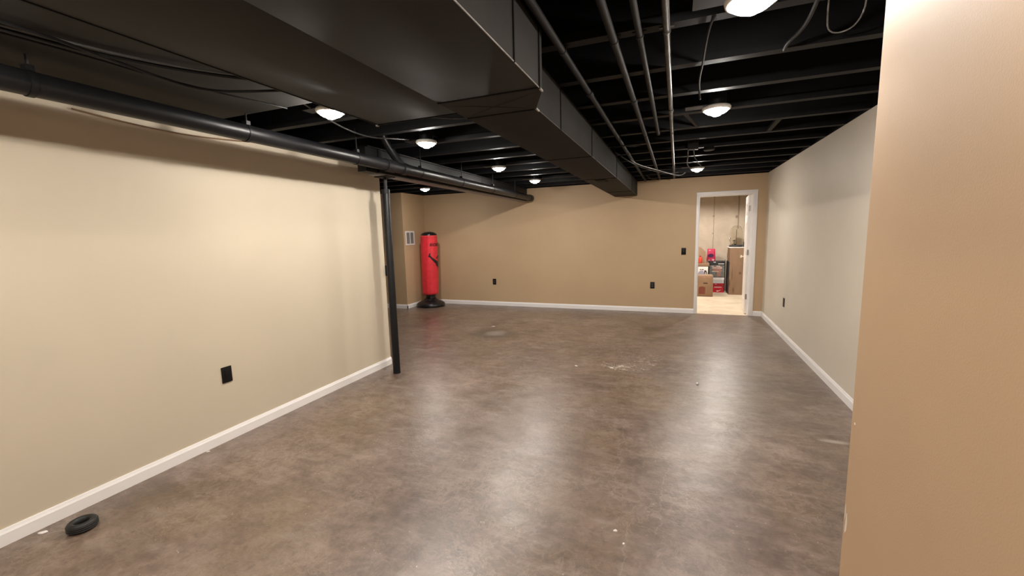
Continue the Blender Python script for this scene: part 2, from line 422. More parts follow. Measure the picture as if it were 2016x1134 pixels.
# baseboards with an eased top edge
def baseboard(name, p0, p1, n, h=0.083, t=0.014):
    bm = bm_new(); p0 = Vector(p0); p1 = Vector(p1); n = Vector(n)
    prof = [(0, 0), (t, 0), (t, h-0.022), (t*0.7, h-0.012), (t*0.45, h), (0, h)]
    a = [bm.verts.new(p0+n*u+Vector((0, 0, v))) for u, v in prof]; b = [bm.verts.new(p1+n*u+Vector((0, 0, v))) for u, v in prof]
    bm.faces.new(a); bm.faces.new(b[::-1])
    for i in range(len(prof)): bm.faces.new((a[i], b[i], b[(i+1) % len(prof)], a[(i+1) % len(prof)]))
    return struct(obj(name, bm, 'trim'))
baseboard('baseboard_left', (XL, YF, 0), (XL, 3.885, 0), (1, 0, 0))
baseboard('baseboard_back', (XQ, YB, 0), (0.2995, YB, 0), (0, -1, 0))
baseboard('baseboard_back_right', (1.2085, YB, 0), (XR, YB, 0), (0, -1, 0))
baseboard('baseboard_right', (XR, YN, 0), (XR, YB, 0), (-1, 0, 0))
baseboard('baseboard_nook', (-7.3, YQ, 0), (XQ+0.014, YQ, 0), (0, -1, 0))
baseboard('baseboard_chase', (XQ, YQ-0.014, 0), (XQ, YB, 0), (1, 0, 0))
baseboard('baseboard_entry', (XN, YF, 0), (XN, YN, 0), (-1, 0, 0))

# door casing and jambs
bm = bm_new()
cw = 0.053
add_box(bm, DX0-0.040, DX0+0.006, YB-0.016, YB, 0, DZ-0.004, bevel=0.004)
add_box(bm, DX1-0.004, DX1+cw, YB-0.016, YB, 0, DZ-0.004, bevel=0.004)
add_box(bm, DX0-0.040, DX1+cw, YB-0.016, YB, DZ-0.004, DZ+0.046, bevel=0.004)
add_box(bm, DX0, DX0+0.010, YB-0.004, YB+0.124, 0, DZ); add_box(bm, DX1-0.018, DX1, YB-0.004, YB+0.124, 0, DZ)
add_box(bm, DX0+0.010, DX1-0.018, YB-0.0035, YB+0.124, DZ-0.018, DZ-0.0005)
add_box(bm, DX0+0.010, DX0+0.017, YB+0.045, YB+0.085, 0, DZ-0.018); add_box(bm, DX1-0.030, DX1-0.018, YB+0.045, YB+0.085, 0, DZ-0.018)
add_box(bm, DX0+0.017, DX1-0.030, YB+0.045, YB+0.085, DZ-0.030, DZ-0.018)
struct(obj('trim_1', bm, 'trim', smooth=True, auto=35))

# door leaf swung into the utility room
def door_leaf():
    piv = Vector((DX1-0.022, YB+0.126, 0)); ang = math.radians(94.5)
    # local: s along the leaf from the hinge, t across thickness, z up ; the closed leaf would run to -x
    ds = Vector((-math.cos(ang), math.sin(ang), 0)); dt = Vector((-math.sin(ang), -math.cos(ang), 0))
    Mx = Matrix(((ds.x, dt.x, 0, piv.x), (ds.y, dt.y, 0, piv.y), (0, 0, 1, 0), (0, 0, 0, 1)))
    bm = bm_new(); W_, T = 0.745, 0.035
    add_box(bm, 0, W_, 0, T, 0.012, DZ-0.022, mtx=Mx, bevel=0.002)
    # raised panel mouldings on both faces (six-panel door)
    for (s0, s1) in ((0.11, 0.33), (0.395, 0.615)):
        for (z0, z1) in ((0.22, 0.86), (1.0, 1.56), (1.68, 1.88)):
            for t0, t1 in ((T, T+0.004), (-0.004, 0)):
                for a in ((s0, s1, z0, z0+0.025), (s0, s1, z1-0.025, z1), (s0, s0+0.025, z0, z1), (s1-0.025, s1, z0, z1)):
                    add_box(bm, a[0], a[1], t0, t1, a[2], a[3], mtx=Mx)
                add_box(bm, s0+0.05, s1-0.05, t0, t1, z0+0.05, z1-0.05, mtx=Mx)
    d = struct(obj('door_1', bm, 'door', smooth=True, auto=35))
    bm = bm_new()
    for sgn in (1, -1):
        base = Mx @ Vector((W_-0.065, T if sgn > 0 else 0, 0.945)); ax = dt*sgn
        add_tube(bm, [base, base+ax*0.006], 0.030, 20); add_tube(bm, [base, base+ax*0.045], 0.011, 14)
        prof = [(0.010, 0.030), (0.022, 0.036), (0.0275, 0.048), (0.025, 0.060), (0.014, 0.067), (0.002, 0.069)]
        rings = []
        s_ = ds; u_ = Vector((0, 0, 1))
        for r, h in prof:
            rings.append([bm.verts.new(base+ax*h+r*(math.cos(2*PI*k/20)*s_+math.sin(2*PI*k/20)*u_)) for k in range(20)])
        for a, b in zip(rings, rings[1:]):
            for k in range(20): bm.faces.new((a[k], a[(k+1) % 20], b[(k+1) % 20], b[k]))
        bm.faces.new(rings[-1]); bm.faces.new(rings[0][::-1])
    obj('door_knob', bm, 'brass', d, smooth=True, auto=40)
    for z in (0.30, 1.05, 1.78):
        bm = bm_new()
        add_box(bm, -0.003, 0.0005, 0.002, T-0.004, z-0.045, z+0.045, mtx=Mx)
        p = Mx @ Vector((-0.004, -0.002, z)); add_tube(bm, [p-Vector((0, 0, 0.046)), p+Vector((0, 0, 0.046))], 0.006, 10)
        obj('hinge', bm, 'nickel', d)
    p = Mx @ Vector((W_, T/2, 0.945))
    bm = bm_new(); add_box(bm, W_-0.001, W_+0.002, T/2-0.012, T/2+0.012, 0.915, 0.975, mtx=Mx); obj('latch_plate', bm, 'nickel', d)
door_leaf()

# ------------------------------------------------------------------ joists
def joist_bm(y, x0, x1):
    bm = bm_new()
    add_box(bm, x0, x1, y-0.030, y+0.030, ZC, ZC+0.036)
    add_box(bm, x0, x1, y-0.006, y+0.006, ZC+0.036, ZD-0.036)
    add_box(bm, x0, x1, y-0.030, y+0.030, ZD-0.036, ZD-0.0005)
    return bm
ORD = ['', 'second', 'third', 'fourth', 'fifth', 'sixth', 'seventh', 'eighth', 'ninth', 'tenth', 'eleventh', 'twelfth', 'thirteenth', 'fourteenth', 'fifteenth']
JY = [2.05 + 0.507*i for i in range(11, -4, -1)]
for i, y in enumerate(JY):
    x1 = XR-0.002 if y > YN+0.05 else XN-0.002
    o = obj('ceiling_joist', joist_bm(y, -7.298, x1), 'black')
    lab = 'black-painted ceiling joist nearest the tan back wall' if i == 0 else 'black-painted ceiling joist, %s out from the tan back wall' % ORD[i]
    tag(o, lab, 'joist', 'black joists across the ceiling')

# blocking between joists (short black cross pieces)
for (x, yi, lab) in ((0.83, 4, 'short black bridging strip between joists above the pale right wall'),):
    y0, y1 = 4.078, 4.585
    bm = bm_new(); add_box(bm, 0.74, 0.775, 4.11, 4.55, ZC+0.002, ZC+0.03)
    tag(obj('bridging_strip', bm, 'conduit'), lab, 'strip')
bm = bm_new(); add_prism(bm, [(0.025, 3.60), (0.048, 3.60), (0.150, 4.05), (0.127, 4.05)], lambda u, v, t: Vector((u, v, t)), ZC+0.002, ZC+0.014)
tag(obj('bridging_strip', bm, 'conduit'), 'slanting black strip between joists just left of the middle right light', 'strip')

# ------------------------------------------------------------------ ceiling lamps
LZ = 2.278
def make_lamp(x, y, label, group, LZ=LZ):
    t = thing('ceiling_light', (x, y, LZ), label, 'light', group)
    bm = bm_new(); add_lathe(bm, [(0.062, 0.020), (0.062, 0.11), (0.055, 0.115)], (x, y, LZ), 24); obj('junction_box', bm, 'steel', t, smooth=True, auto=40)
    bm = bm_new(); add_box(bm, x-0.010, x+0.010, y-0.20, y+0.20, LZ+0.088, LZ+0.094); obj('mounting_bar', bm, 'steel', t)
    bm = bm_new(); add_box(bm, x-0.20, x-0.04, y-0.045, y+0.045, LZ+0.028, LZ+0.034); obj('mounting_plate', bm, 'steel', t)
    bm = bm_new()
    add_lathe(bm, [(0.073, 0.000), (0.080, -0.004), (0.090, 0.000), (0.093, 0.012), (0.088, 0.022), (0.060, 0.024)], (x, y, LZ), 40, cap=False)
    obj('trim_ring', bm, 'lamp_white', t, smooth=True, auto=60)
    bm = bm_new(); add_lathe(bm, [(0.073, -0.003), (0.070, -0.012), (0.056, -0.022), (0.032, -0.029)], (x, y, LZ), 24, cap=False)
    obj('lens', bm, 'lens', t, smooth=True)
    bm = bm_new(); add_lathe(bm, [(0.032, -0.029), (0.029, -0.034), (0.020, -0.039), (0.009, -0.041)], (x, y, LZ), 20, cap=True)
    obj('lamp_core', bm, 'core', t, smooth=True)
    return t
G = 'round ceiling lights'
LM = [(0.237, 1.868, 'lit round ceiling light nearest the camera, right of the conduits, rim visible'),
      (0.237, 3.37, 'lit round ceiling light beside the hanging cable end, midway down the right half'),
      (0.24, 6.45, 'lit round ceiling light just in front of the open doorway'),
      (-2.13, 2.255, 'lit round ceiling light at the edge of the wide flat duct'),
      (-2.095, 3.34, 'lit round ceiling light right above the fittings of the long black drain pipe'),
      (-2.095, 4.985, 'lit round ceiling light between the narrow duct and the drain pipe, third from the camera'),
      (-2.095, 6.44, 'lit round ceiling light closest to the back wall on the left of the narrow duct'),
      (-4.12, 6.45, 'lit round ceiling light low over the corner with the red punching bag')]
lamp0 = make_lamp(LM[0][0], LM[0][1], LM[0][2], G)
for x, y, l in LM[1:]: dup_tree(lamp0, (x, y, LZ), l, G)
dup_tree(lamp0, (-2.05, 0.55, LZ), 'added unseen fill lamp over the floor beside the left wall, behind the camera', G)  # added fill lamp out of view, lifts the near left wall
dup_tree(lamp0, (0.237, 0.36, LZ), 'added unseen fill lamp overhead by the entry wall, behind the camera', G)  # added fill lamp out of view, evens out the entry wall
dup_tree(lamp0, (-2.05, -1.1, LZ), 'added unseen fill lamp farthest behind the camera on the left', G)  # added out of view, more fill for the lower left wall
store_lamp = make_lamp(0.9, 9.44, 'lit round ceiling light inside the storage room behind the door', G, 2.41)
for ch in list(store_lamp.children):
    if ch.name.startswith('lamp_core'): ch.data.materials[0] = M['core_bright']
dup_tree(store_lamp, (-0.5, 9.38, 2.41), 'added unseen fill lamp deep to the left inside the storage room', G)  # added unseen lamp that brightens the storage room

# ------------------------------------------------------------------ ductwork
dz0, dz1 = 2.075, 2.318
duct = thing('air_duct', (-0.8, 3.0, dz0), 'large charcoal sheet-metal trunk duct stepping down to a narrow branch along the ceiling', 'duct')
bm = bm_new(); add_box(bm, -1.056, -0.560, YF+0.01, 1.80, dz0, dz1, bevel=0.003); obj('trunk_section', bm, 'duct', duct, smooth=True, auto=40)
def frustum(bm, y0, xa0, xb0, y1, xa1, xb1, z0, z1):
    v = [bm.verts.new(p) for p in ((xa0, y0, z0), (xb0, y0, z0), (xb0, y0, z1), (xa0, y0, z1), (xa1, y1, z0), (xb1, y1, z0), (xb1, y1, z1), (xa1, y1, z1))]
    for f in ((0, 1, 5, 4), (1, 2, 6, 5), (2, 3, 7, 6), (3, 0, 4, 7), (0, 3, 2, 1), (4, 5, 6, 7)): bm.faces.new([v[i] for i in f])
bm = bm_new()
frustum(bm, 1.80, -1.056, -0.560, 1.845, -1.056, -0.560, dz0, dz1)
frustum(bm, 1.845, -1.056, -0.560, 2.085, -1.056, -0.665, dz0+0.001, dz1)
# pressed cross-break ridges on the underside of the reducer
cx, cy = -0.84, 1.965
for (ax, ay) in ((-1.05, 1.85), (-0.57, 1.85), (-1.05, 2.08), (-0.67, 2.08)):
    d = Vector((ax-cx, ay-cy, 0)); n = Vector((-d.y, d.x, 0)).normalized()*0.006
    p = [Vector((cx, cy, dz0+0.001))+n, Vector((cx, cy, dz0+0.001))-n, Vector((ax, ay, dz0+0.001))]
    q = bm.verts.new(Vector((cx, cy, dz0-0.004))); a = [bm.verts.new(x) for x in p]
    bm.faces.new((a[0], a[2], q)); bm.faces.new((a[1], q, a[2])); bm.faces.new((a[0], q, a[1]))
obj('reducer', bm, 'duct', duct)
bm = bm_new(); add_box(bm, -1.056, -0.665, 2.085, 7.86, dz0, dz1, bevel=0.003); obj('narrow_section', bm, 'duct', duct, smooth=True, auto=40)
for y, xr in ((0.9, -0.56), (1.50, -0.56), (1.80, -0.56), (2.56, -0.665), (3.56, -0.665), (5.10, -0.665), (6.9, -0.665)):
    bm = bm_new()
    add_box(bm, xr-0.002, xr+0.005, y-0.004, y+0.004, dz0-0.003, dz1)
    obj('standing_seam', bm, 'seam', duct)
    if y in (1.80, 3.56, 5.10, 6.9):
        bm = bm_new(); add_box(bm, -1.056, xr, y-0.006, y+0.006, dz0-0.004, dz0+0.001); obj('drive_cleat', bm, 'seam', duct)
bm = bm_new(); add_box(bm, -1.05, -0.68, 2.088, 2.100, dz0-0.004, dz0+0.001); obj('drive_cleat', bm, 'seam', duct)
# bright worn corner edge along the trunk's lower right side
bm = bm_new(); add_box(bm, -0.5605, -0.5575, YF+0.02, 1.80, dz0-0.003, dz0+0.001); obj('worn_edge', bm, 'ductedge', duct)
for a in ((-0.564, -0.557, 1.81, 1.85), (-0.669, -0.662, 2.085, 2.13)):
    bm = bm_new(); add_box(bm, *a, dz0-0.004, dz0+0.004); obj('bent_tab', bm, 'ductedge', duct)
bm = bm_new(); add_box(bm, -0.665, -0.6625, 2.13, 7.86, dz0-0.002, dz0+0.001); obj('worn_edge', bm, 'conduit_metal', duct)
bm = bm_new()
add_box(bm, -0.93, -0.80, 5.16, 5.40, dz0-0.006, dz0); add_box(bm, -0.915, -0.815, 5.18, 5.38, dz0-0.009, dz0-0.005)
obj('access_plate', bm, 'seam', duct)

d2 = thing('return_duct', (-1.35, 1.0, 2.11), 'wide dark duct lying flat beside the trunk, ending square under the joists', 'duct')
bm = bm_new(); add_box(bm, -1.635, -1.060, YF+0.01, 2.09, 2.11, 2.318, bevel=0.003); obj('duct_body', bm, 'duct', d2, smooth=True, auto=40)
bm = bm_new(); add_box(bm, -1.635, -1.07, 2.088, 2.097, 2.106, 2.318); obj('end_flange', bm, 'seam', d2)
bm = bm_new(); add_box(bm, -1.641, -1.629, 2.083, 2.099, 2.100, 2.118); obj('bent_tab', bm, 'ductedge', d2)
bm = bm_new(); add_box(bm, -1.638, -1.632, YF+0.02, 2.09, 2.107, 2.112); obj('corner_fold', bm, 'seam', d2)
bm = bm_new(); add_box(bm, XL+0.003, -1.642, YF+0.01, 2.045, 2.275, 2.322, bevel=0.002)
tag(obj('ceiling_panel', bm, 'duct', smooth=True, auto=40), 'flat dark metal panning sheet under the joists along the top of the left wall', 'panel')

# ------------------------------------------------------------------ drain pipe with fittings and hangers
def pz(y): return 2.158 - 0.0038*(y-0.95)
PX = -2.62; PR = 0.053
pipe = thing('drain_pipe', (PX, 4.0, 2.1), 'long black drain pipe hung under the joists along the left side', 'pipe')
bm = bm_new(); add_tube(bm, [(PX, YF+0.02, pz(YF)), (PX, 7.78, pz(7.78))], PR, 28); obj('pipe_run', bm, 'pipe', pipe, smooth=True, auto=50)
def sleeve(y0, y1, r, name='coupling'):
    bm = bm_new(); add_tube(bm, [(PX, y0, pz(y0)), (PX, y0+0.004, pz(y0)), (PX, y1-0.004, pz(y1)), (PX, y1, pz(y1))], r, 28)
    obj(name, bm, 'pipe', pipe, smooth=True, auto=50)
sleeve(3.42, 3.56, PR+0.007); sleeve(3.68, 3.76, PR+0.007); sleeve(7.68, 7.79, PR+0.007, 'end_cap')
bm = bm_new()   # wye branch rising towards the joists
add_tube(bm, [(PX, 3.74, pz(3.7)), (PX-0.02, 3.62, pz(3.7)+0.10), (PX-0.05, 3.50, pz(3.7)+0.25), (PX-0.05, 3.48, 2.44)], 0.040, 18, smooth_path=2)
obj('branch_fitting', bm, 'pipe', pipe, smooth=True, auto=50)
for y in (0.0, 1.03, 2.02, 3.03, 4.02, 4.96, 5.95, 6.90):
    bm = bm_new(); z = pz(y)
    add_tube(bm, [(PX, y-0.012, z), (PX, y+0.012, z)], PR+0.004, 24)
    h = obj('hanger_clamp', bm, 'steel', pipe, smooth=True, auto=50)
    bm = bm_new(); add_tube(bm, [(PX+0.012, y, z+PR), (PX+0.012, y, 2.40)], 0.006, 8)
    add_box(bm, PX-0.012, PX+0.030, y-0.014, y+0.014, z+PR-0.004, z+PR+0.02)
    obj('hanger_rod', bm, 'steel', h)

# ------------------------------------------------------------------ steel beam and its post
BX = -2.79
beam = thing('steel_beam', (BX, 5.5, 2.075), 'black steel beam running from the post to the back wall', 'beam')
bm = bm_new()
add_box(bm, BX-0.006, BX+0.006, 3.32, 7.878, 2.085, 2.31)
obj('web', bm, 'steel', beam)
bm = bm_new(); add_box(bm, BX-0.065, BX+0.065, 3.46, 7.878, 2.073, 2.086); obj('bottom_flange', bm, 'flange', beam)
bm = bm_new(); add_box(bm, BX-0.065, BX+0.065, 3.32, 7.878, 2.309, 2.323); obj('top_flange', bm, 'steel', beam)
bm = bm_new(); add_box(bm, BX-0.05, BX+0.05, 3.30, 3.47, 2.085, 2.31); obj('end_block', bm, 'steel', beam)
bm = bm_new(); add_box(bm, BX+0.007, BX+0.062, 3.47, 7.87, 2.088, 2.305); obj('side_nailer', bm, 'steel', beam)

col = thing('support_post', (BX, 3.63, 0), 'slim black steel post standing at the end of the cream wall', 'post')
bm = bm_new(); add_lathe(bm, [(0.040, 0.0), (0.0385, 0.01), (0.038, 0.02), (0.038, 1.935), (0.034, 1.943)], (BX, 3.63, 0), 28); obj('tube', bm, 'steel', col, smooth=True, auto=40)
bm = bm_new(); add_lathe(bm, [(0.041, 1.90), (0.041, 1.946), (0.02, 1.948)], (BX, 3.63, 0), 28); obj('collar', bm, 'steel', col, smooth=True, auto=40)
bm = bm_new(); add_lathe(bm, [(0.018, 1.94), (0.018, 2.062)], (BX, 3.63, 0), 16); obj('jack_screw', bm, 'steel', col, smooth=True, auto=40)
bm = bm_new(); add_box(bm, BX-0.075, BX+0.075, 3.56, 3.70, 2.062, 2.0725); obj('top_plate', bm, 'steel', col)
bm = bm_new(); add_tube(bm, [(BX, 3.63, 2.052), (BX+0.085, 3.66, 2.052)], 0.006, 8); obj('adjuster_bar', bm, 'conduit_metal', col)

# ------------------------------------------------------------------ conduits and cables
def conduit(x, y0, y1, r, mat, label, coups):
    t = thing('conduit_pipe', (x, 3.0, 2.30), label, 'conduit', 'conduits under the joists')
    z = ZC - r - 0.002
    bm = bm_new(); add_tube(bm, [(x, y0, z), (x, y1, z)], r, 14); obj('tube', bm, mat, t, smooth=True, auto=50)
    for y in coups:
        bm = bm_new(); add_tube(bm, [(x, y-0.035, z), (x, y+0.035, z)], r+0.004, 14); c_ = obj('coupling', bm, mat, t, smooth=True, auto=50)
    for y in (1.03, 2.05, 4.078, 6.106):
        if y < y1:
            bm = bm_new(); add_tube(bm, [(x, y-0.008, z), (x, y+0.008, z)], r+0.003, 14)
            add_box(bm, x-0.03, x+0.03, y-0.008, y+0.008, ZC-0.003, ZC-0.0005); obj('strap', bm, mat, t)
    return t
conduit(-0.520, YF+0.02, 7.70, 0.017, 'conduit', 'dark conduit closest to the trunk duct, running to the back wall', (2.72, 4.9))
conduit(-0.282, YF+0.02, 7.60, 0.017, 'conduit', 'dark conduit with a clamp, second over from the trunk duct', (3.0,))
conduit(-0.172, YF+0.02, 4.10, 0.014, 'conduit', 'short dark conduit that stops midway along the ceiling', ())
conduit(-0.060, YF+0.02, 7.60, 0.014, 'conduit_metal', 'shiny conduit farthest from the duct, nearest the ceiling lights', (3.35, 5.2))

def cable(pts, r, mat, label, group=None, sm=2):
    bm = bm_new(); add_tube(bm, pts, r, 8, smooth_path=sm)
    return tag(obj('cable', bm, mat, smooth=True), label, 'cable', group)
GC = 'cables under the ceiling'
cable([(-2.32, -1.0, 2.262), (-2.27, 0.5, 2.262), (-2.25, 0.95, 2.255), (-2.29, 1.32, 2.235), (-2.27, 1.55, 2.225), (-2.06, 1.72, 2.245), (-1.75, 1.86, 2.262)], 0.007, 'cable', 'black cable drooping lowest under the dark ceiling panel', GC)
cable([(-2.42, -1.0, 2.262), (-2.38, 0.6, 2.262), (-2.30, 1.05, 2.25), (-2.18, 1.33, 2.25), (-2.03, 1.53, 2.25), (-1.9, 1.69, 2.262)], 0.008, 'cable', 'thick black cable crossing the dark ceiling panel above the drooping one', GC)
cable([(-2.36, -0.9, 2.264), (-2.33, 0.7, 2.26), (-2.25, 1.1, 2.258), (-2.12, 1.38, 2.255), (-1.98, 1.55, 2.26)], 0.005, 'cable_grey', 'thin grey cable lying between the black ones on the panel', GC)
cable([(-2.48, 0.2, 2.265), (-2.37, 1.08, 2.262), (-2.36, 1.36, 2.255), (-2.28, 1.6, 2.24), (-2.26, 1.95, 2.26), (-2.27, 2.04, 2.268)], 0.005, 'cable', 'thin black cable nearest the drain pipe on the panel', GC)
cable([(-2.20, 2.08, 2.312), (-2.40, 2.55, 2.316), (-2.44, 2.83, 2.30), (-2.38, 2.98, 2.285), (-2.28, 3.08, 2.29), (-2.25, 3.3, 2.318)], 0.006, 'cable_grey', 'grey cable sagging between the two lights left of the ducts', GC)
cable([(-1.95, 2.56, 2.322), (-1.72, 2.72, 2.315), (-1.55, 2.85, 2.31), (-1.38, 2.95, 2.322)], 0.006, 'cable_grey', 'short grey cable on the joists past the end of the wide duct', GC)
cable([(0.557, 2.20, 2.40), (0.575, 2.28, 2.345), (0.61, 2.40, 2.325), (0.665, 2.44, 2.322), (0.71, 2.39, 2.325), (0.70, 2.24, 2.35), (0.65, 2.14, 2.42)], 0.0032, 'cable_white', 'pale loop of cable hanging between joists by the entry wall', GC)
cable([(0.478, 1.95, 2.34), (0.493, 2.16, 2.318), (0.490, 2.30, 2.312), (0.461, 2.42, 2.313), (0.470, 2.53, 2.32)], 0.0085, 'conduit', 'thick dark cable crossing two joists beside the nearest light', GC)
cable([(0.13, 2.03, 2.332), (0.112, 2.06, 2.312), (0.106, 2.23, 2.31), (0.107, 2.50, 2.313), (0.098, 2.75, 2.305), (0.108, 2.92, 2.285), (0.115, 2.98, 2.26)], 0.0058, 'conduit', 'cut cable end hanging down in front of the middle right light', GC)
cable([(-0.627, 4.46, 2.30), (-0.56, 4.35, 2.275), (-0.50, 4.26, 2.272), (-0.42, 4.40, 2.275), (-0.36, 4.55, 2.315)], 0.006, 'conduit', 'dark cable looped over the conduit by the narrow duct', GC)
cable([(-0.62, 4.55, 2.30), (-0.60, 4.52, 2.25), (-0.57, 4.60, 2.245)], 0.006, 'conduit', 'short bent cable tail beside the narrow duct', GC)
cable([(-0.54, 5.2, 2.318), (-0.508, 5.28, 2.27), (-0.43, 5.62, 2.262), (-0.30, 6.06, 2.268), (-0.15, 6.55, 2.268), (-0.03, 6.86, 2.262), (0.05, 6.97, 2.27), (0.10, 7.0, 2.31)], 0.007, 'cable_white', 'pale cable sagging across the conduits towards the doorway', GC)
cable([(-0.62, 5.1, 2.315), (-0.50, 5.57, 2.268), (-0.30, 6.26, 2.262), (-0.10, 6.74, 2.272), (0.0, 6.9, 2.31)], 0.006, 'cable_grey', 'grey cable running beside the sagging pale one near the back wall', GC)
cable([(-0.47, 7.0, 2.315), (-0.40, 7.3, 2.275), (-0.33, 7.55, 2.30)], 0.006, 'conduit', 'dark cable drooping at the back wall by the conduit end', GC)
cable([(XL+0.012, 1.35, 2.19), (XL+0.012, 1.7, 2.165), (XL+0.012, 2.0, 2.17), (XL+0.012, 2.45, 2.215), (XL+0.012, 2.8, 2.26)], 0.004, 'card', 'thin brown strand looped along the top of the cream wall', GC)  # thin brown tube following the top of the wall

# unused wired box near the doorway light
jb = thing('electrical_box', (0.14, 5.02, 2.32), 'empty electrical box with loose wires hanging in front of the doorway light', 'box')
bm = bm_new(); add_box(bm, 0.085, 0.19, 4.86, 4.96, 2.285, 2.36, bevel=0.004); obj('box_body', bm, 'conduit', jb, smooth=True, auto=40)
bm = bm_new(); add_box(bm, 0.10, 0.175, 4.955, 5.088, 2.318, 2.3249); obj('mounting_strap', bm, 'conduit', jb)
bm = bm_new(); add_tube(bm, [(0.092, 5.0, 2.26), (0.092, 5.05, 2.219), (0.086, 5.05, 2.17), (0.096, 5.05, 2.14), (0.118, 5.05, 2.115)], 0.006, 8, smooth_path=2)
add_tube(bm, [(0.092, 4.93, 2.30), (0.092, 5.0, 2.26)], 0.006, 8); obj('loose_wire', bm, 'cable_white', jb, smooth=True)
bm = bm_new(); add_tube(bm, [(0.145, 4.93, 2.29), (0.16, 5.05, 2.215), (0.180, 5.05, 2.20), (0.19, 5.05, 2.165), (0.222, 5.05, 2.14), (0.228, 5.05, 2.112)], 0.005, 8, smooth_path=2); obj('loose_wire', bm, 'cable_white', jb, smooth=True)
bm = bm_new(); add_tube(bm, [(0.10, 5.05, 2.165), (0.14, 5.05, 2.175), (0.185, 5.05, 2.168)], 0.0035, 8, smooth_path=2); obj('loose_wire', bm, 'cable_white', jb, smooth=True)
bm = bm_new(); add_lathe(bm, [(0.05, 0), (0.058, 0.01), (0.05, 0.035)], (0.30, 5.09, 2.2895), 20)
tag(obj('smoke_detector', bm, 'conduit', smooth=True, auto=40), 'small dark round fitting under the joists right of the wired box', 'fitting')

# ------------------------------------------------------------------ outlets, switch, grille
def plate_thing(name, c, n, label, cat, kind):
    """c: centre on the wall, n: wall normal pointing into the room"""
    n = Vector(n); s = Vector((0, 0, 1)).cross(n).normalized(); c = Vector(c)
    Mx = Matrix(((s.x, 0, n.x, c.x), (s.y, 0, n.y, c.y), (s.z, 1, n.z, c.z), (0, 0, 0, 1)))   # local (along, up, out)
    t = thing(name, c, label, cat)
    bm = bm_new(); add_box(bm, -0.037, 0.037, -0.059, 0.059, 0.0003, 0.007, mtx=Mx, bevel=0.002); obj('cover_plate', bm, 'plate', t, smooth=True, auto=40)
    if kind == 'outlet':
        for dz in (0.0195, -0.0195):
            bm = bm_new(); add_box(bm, -0.0165, 0.0165, dz-0.014, dz+0.014, 0.007, 0.0095, mtx=Mx, bevel=0.001); r = obj('receptacle', bm, 'plate_grey', t, smooth=True, auto=40)
            bm = bm_new()
            for u in (-0.006, 0.006): add_box(bm, u-0.001, u+0.001, dz-0.002, dz+0.006, 0.0094, 0.0098, mtx=Mx)
            obj('slot', bm, 'plate', r)
        bm = bm_new(); add_box(bm, -0.003, 0.003, -0.003, 0.003, 0.007, 0.0082, mtx=Mx, bevel=0.0005); obj('screw', bm, 'plate_grey', t)
    elif kind == 'switch':
        bm = bm_new(); add_box(bm, -0.006, 0.006, -0.012, 0.012, 0.007, 0.009, mtx=Mx); obj('toggle_collar', bm, 'plate_grey', t)
        bm = bm_new(); add_box(bm, -0.004, 0.004, -0.002, 0.010, 0.008, 0.021, mtx=Mx, bevel=0.001); obj('toggle', bm, 'plate_grey', t)
    else:
        bm = bm_new(); add_box(bm, -0.0165, 0.0165, -0.033, 0.033, 0.007, 0.009, mtx=Mx, bevel=0.001); obj('decorator_insert', bm, 'plate', t, smooth=True, auto=40)
    return t
plate_thing('electrical_outlet', (XL, 2.007, 0.490), (1, 0, 0), 'black electrical outlet low on the cream left wall', 'outlet', 'decor')
plate_thing('electrical_outlet', (-3.478, YB, 0.494), (0, -1, 0), 'black electrical outlet on the tan back wall, near the punching bag', 'outlet', 'outlet')
plate_thing('electrical_outlet', (-0.387, YB, 0.482), (0, -1, 0), 'black electrical outlet on the tan back wall below the switch, left of the doorway', 'outlet', 'outlet')
plate_thing('electrical_outlet', (XR, 6.40, 0.470), (-1, 0, 0), 'black electrical outlet on the pale right wall', 'outlet', 'outlet')
plate_thing('light_switch', (0.118, YB, 1.085), (0, -1, 0), 'black light switch on the tan wall beside the doorway', 'switch', 'switch')
plate_thing('light_switch', (XL-0.012, 3.885, 1.085), (0, 1, 0), 'black light switch on the end of the cream wall behind the post', 'switch', 'switch')

gr = thing('air_grille', (XQ, 7.31, 1.43), 'white return-air grille on the tan wall beside the punching bag', 'grille')
bm = bm_new(); y0, y1, z0, z1 = 7.155, 7.465, 1.285, 1.572
for a in ((y0, y1, z0, z0+0.03), (y0, y1, z1-0.03, z1), (y0, y0+0.035, z0+0.03, z1-0.03), (y1-0.035, y1, z0+0.03, z1-0.03), ((y0+y1)/2-0.012, (y0+y1)/2+0.012, z0+0.03, z1-0.03)):
    add_box(bm, XQ+0.0005, XQ+0.009, a[0], a[1], a[2], a[3])
obj('frame', bm, 'trim', gr)
for (a, b) in ((y0+0.035, (y0+y1)/2-0.012), ((y0+y1)/2+0.012, y1-0.035)):
    bm = bm_new()
    nsl = 14
    for i in range(nsl):
        z = z0+0.034 + (z1-z0-0.068)*i/(nsl-1)
        v = [bm.verts.new(p) for p in ((XQ+0.001, a, z+0.006), (XQ+0.001, b, z+0.006), (XQ+0.007, b, z-0.006), (XQ+0.007, a, z-0.006),
                                       (XQ+0.001, a, z+0.0075), (XQ+0.001, b, z+0.0075), (XQ+0.007, b, z-0.0045), (XQ+0.007, a, z-0.0045))]
        for f in ((0, 1, 2, 3), (7, 6, 5, 4), (0, 4, 5, 1), (3, 2, 6, 7), (0, 3, 7, 4), (1, 5, 6, 2)): bm.faces.new([v[j] for j in f])
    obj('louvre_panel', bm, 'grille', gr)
bm = bm_new(); add_box(bm, XQ+0.0003, XQ+0.0012, y0+0.02, y1-0.02, z0+0.02, z1-0.02); obj('backing', bm, 'plate_grey', gr)

